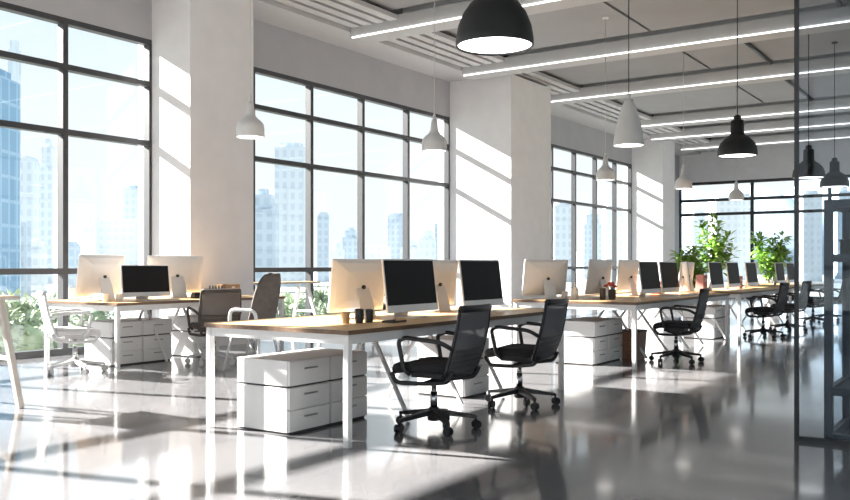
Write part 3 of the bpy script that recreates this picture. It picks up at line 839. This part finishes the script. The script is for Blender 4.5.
# ------------------------------------------------------------------ outside
GZ = -7.0
struct(MB().box(-600, 1500, WV + 1.2, 1500, GZ - 1, GZ).box(X1 + 1.2, 1500, -700, WV + 1.2, GZ - 1, GZ).box(-600, X0 - 1.2, -700, WV + 1.2, GZ - 1, GZ).box(X0 - 1.2, X1 + 1.2, -700, Y0 - 1.2, GZ - 1, GZ).build('ground_outside', M['ground']), 'pale city ground outside the windows', 'ground')
def tower(label, px0, px1, ytop, D, m, kind=0):
    w_ = (px1 - px0) / F * D; h_ = EYE + (265 - ytop) / F * D - GZ
    c = at((px0 + px1) / 2, D + w_ / 2)
    t = thing('city_tower', label, 'tower', (c.x, c.y, GZ), HEAD - R(90), group='hazy city towers outside')
    hw = w_ / 2
    if kind == 0:
        MB().box(-hw, hw, -hw, hw, 0, h_ * .965).build('tower_body', m, t)
        MB().box(-hw * .7, hw * .7, -hw * .7, hw * .7, h_ * .965, h_).build('roof_block', m, t)
    elif kind == 1:   # stepped
        MB().box(-hw, hw, -hw, hw, 0, h_ * .8).build('tower_body', m, t)
        MB().box(-hw * .72, hw * .72, -hw * .72, hw * .72, h_ * .8, h_ * .94).build('upper_tier', m, t)
        MB().box(-hw * .35, hw * .35, -hw * .35, hw * .35, h_ * .94, h_).build('roof_block', m, t)
    else:             # rounded crown
        MB().box(-hw, hw, -hw, hw, 0, h_ * .9).build('tower_body', m, t)
        b = MB(); rings = []
        for k in range(6):
            q = k / 5; s = hw * math.cos(q * 1.35)
            rings.append([(-s, -hw, h_ * (.9 + .1 * math.sin(q * 1.57))), (s, -hw, h_ * (.9 + .1 * math.sin(q * 1.57))), (s, hw, h_ * (.9 + .1 * math.sin(q * 1.57))), (-s, hw, h_ * (.9 + .1 * math.sin(q * 1.57)))])
        b.loft(rings).build('crown', m, t)
    return t
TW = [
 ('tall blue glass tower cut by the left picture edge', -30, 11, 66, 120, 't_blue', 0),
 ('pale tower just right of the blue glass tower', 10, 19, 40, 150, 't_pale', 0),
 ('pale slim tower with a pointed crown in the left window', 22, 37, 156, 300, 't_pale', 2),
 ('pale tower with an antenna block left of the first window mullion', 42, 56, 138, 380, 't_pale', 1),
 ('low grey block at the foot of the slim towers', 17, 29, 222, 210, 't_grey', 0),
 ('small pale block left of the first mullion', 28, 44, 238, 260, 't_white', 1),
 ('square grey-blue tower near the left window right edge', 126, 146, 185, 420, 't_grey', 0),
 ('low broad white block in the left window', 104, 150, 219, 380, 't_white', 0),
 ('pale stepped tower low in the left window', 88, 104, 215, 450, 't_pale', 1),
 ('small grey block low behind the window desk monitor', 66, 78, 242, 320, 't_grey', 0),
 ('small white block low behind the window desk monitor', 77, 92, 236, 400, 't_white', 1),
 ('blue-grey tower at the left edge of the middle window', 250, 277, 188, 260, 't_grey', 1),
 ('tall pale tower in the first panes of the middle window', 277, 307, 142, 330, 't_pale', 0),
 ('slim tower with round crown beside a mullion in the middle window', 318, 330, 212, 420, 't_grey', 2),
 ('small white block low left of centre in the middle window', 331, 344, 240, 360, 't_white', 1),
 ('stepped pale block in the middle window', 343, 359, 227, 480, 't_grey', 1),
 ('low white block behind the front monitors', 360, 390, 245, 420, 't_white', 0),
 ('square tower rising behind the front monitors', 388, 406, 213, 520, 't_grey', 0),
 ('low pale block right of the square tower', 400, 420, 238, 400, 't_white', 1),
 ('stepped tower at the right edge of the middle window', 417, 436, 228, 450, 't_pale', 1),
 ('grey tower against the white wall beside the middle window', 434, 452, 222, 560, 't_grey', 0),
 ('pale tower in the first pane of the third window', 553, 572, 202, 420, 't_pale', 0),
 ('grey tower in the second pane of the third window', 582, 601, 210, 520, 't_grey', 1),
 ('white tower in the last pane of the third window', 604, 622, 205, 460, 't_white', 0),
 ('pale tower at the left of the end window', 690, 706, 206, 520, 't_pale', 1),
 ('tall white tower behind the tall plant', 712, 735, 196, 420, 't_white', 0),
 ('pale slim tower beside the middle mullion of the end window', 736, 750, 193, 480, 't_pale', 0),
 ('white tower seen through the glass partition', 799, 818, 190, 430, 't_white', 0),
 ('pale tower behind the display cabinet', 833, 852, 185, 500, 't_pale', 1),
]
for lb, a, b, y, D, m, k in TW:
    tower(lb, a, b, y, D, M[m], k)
# hill
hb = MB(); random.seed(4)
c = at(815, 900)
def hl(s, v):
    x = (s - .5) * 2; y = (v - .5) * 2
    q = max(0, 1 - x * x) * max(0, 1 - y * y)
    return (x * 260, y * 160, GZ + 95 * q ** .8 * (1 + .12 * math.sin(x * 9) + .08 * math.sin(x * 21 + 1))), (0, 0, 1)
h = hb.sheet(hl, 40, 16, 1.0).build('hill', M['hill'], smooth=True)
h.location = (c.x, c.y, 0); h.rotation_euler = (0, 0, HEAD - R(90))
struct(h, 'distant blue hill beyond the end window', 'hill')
# street trees
def make_tree(label, seed):
    random.seed(seed)
    t = thing('street_tree', label, 'tree', group='trees outside the windows')
    MB().tube([(0, 0, 0), (.1, .05, 2.0), (0, .1, 4.6)], [.22, .16, .09], n=8).build('trunk', M['bark'], t, smooth=True)
    core = MB(); lf = MB()
    for i in range(16):
        a = random.uniform(0, 6.28); q = random.uniform(0, 1.7); z = random.uniform(3.6, 6.6)
        rr = random.uniform(.55, .95) * (1.1 - .25 * abs(z - 5) / 1.6)
        p = Vector((math.cos(a) * q, math.sin(a) * q, z))
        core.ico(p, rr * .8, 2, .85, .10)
        for k in range(150):
            d = Vector((random.gauss(0, 1), random.gauss(0, 1), random.gauss(0, 1))).normalized()
            lf.leaf(p + d * rr * random.uniform(.7, 1.05), d + Vector((random.gauss(0, .6), random.gauss(0, .6), random.gauss(-.2, .6))), random.uniform(.16, .30), random.uniform(.09, .15))
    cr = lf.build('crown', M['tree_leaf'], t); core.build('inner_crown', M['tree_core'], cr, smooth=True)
    return t
tr = None
TREES = [
 (-14, 16.5, 1.0, 'green tree outside the left window, cut by the left picture edge'),
 (26, 22.5, 1.06, 'broad green tree outside the left window, right beside the trestle table'),
 (50, 28.8, 1.02, 'green tree outside the left window, left of the mullion'),
 (92, 35.0, 1.0, 'green tree outside the left window, behind the window desk'),
 (262, 28.0, 1.03, 'green tree outside the middle window, behind the taupe chair'),
 (290, 34.5, 1.0, 'green tree outside the middle window, above the trestle table'),
 (320, 41.0, 1.02, 'green tree outside the middle window, left of the front monitors'),
 (340, 48.0, 1.0, 'green tree outside the middle window, hidden low behind the front monitor'),
]
for i, (px, D, s, lb) in enumerate(TREES):
    q = at(px, D)
    if tr is None:
        tr = make_tree(lb, 21); tr.location = (q.x, q.y, GZ)
    else:
        dup(tr, (q.x, q.y, GZ), i * 1.3, lb, s)
tr.scale = (1.08,) * 3

# ------------------------------------------------------------------ light
sd = bpy.data.lights.new('sun', 'SUN'); so = bpy.data.objects.new('sun', sd); COL.objects.link(so)
sd.energy = 43.0; sd.angle = R(0.6); sd.color = (1.0, 0.925, 0.855)
dirv = Vector((0.26, -1.0, -0.545)).normalized()
so.rotation_euler = dirv.to_track_quat('-Z', 'Y').to_euler(); so.location = (0, 30, 20)
w = bpy.data.worlds.new('sky'); sc.world = w; w.use_nodes = True
nt = w.node_tree
for n in list(nt.nodes): nt.nodes.remove(n)
out = nt.nodes.new('ShaderNodeOutputWorld'); bg = nt.nodes.new('ShaderNodeBackground')
tc = nt.nodes.new('ShaderNodeTexCoord'); sp = nt.nodes.new('ShaderNodeSeparateXYZ')
rp = nt.nodes.new('ShaderNodeValToRGB')
e = rp.color_ramp.elements
e[0].position = 0.0; e[0].color = (0.955, 0.97, 0.975, 1)
e[1].position = 0.7; e[1].color = (0.42, 0.66, 0.95, 1)
k = rp.color_ramp.elements.new(0.16); k.color = (0.93, 0.965, 0.98, 1)
k = rp.color_ramp.elements.new(0.32); k.color = (0.74, 0.885, 0.97, 1)
nt.links.new(tc.outputs['Generated'], sp.inputs[0]); nt.links.new(sp.outputs['Z'], rp.inputs['Fac'])
nt.links.new(rp.outputs['Color'], bg.inputs['Color'])
bg.inputs['Strength'].default_value = 1.02
nt.links.new(bg.outputs[0], out.inputs['Surface'])

sc.view_settings.view_transform = 'Standard'; sc.view_settings.look = 'None'
sc.view_settings.gamma = 1.0; sc.view_settings.use_curve_mapping = False
sc.view_settings.exposure = 0.2
sc.cycles.max_bounces = 10; sc.cycles.diffuse_bounces = 5; sc.cycles.glossy_bounces = 4
sc.cycles.transparent_max_bounces = 16; sc.cycles.sample_clamp_indirect = 6.0
sc.cycles.caustics_reflective = False; sc.cycles.caustics_refractive = False
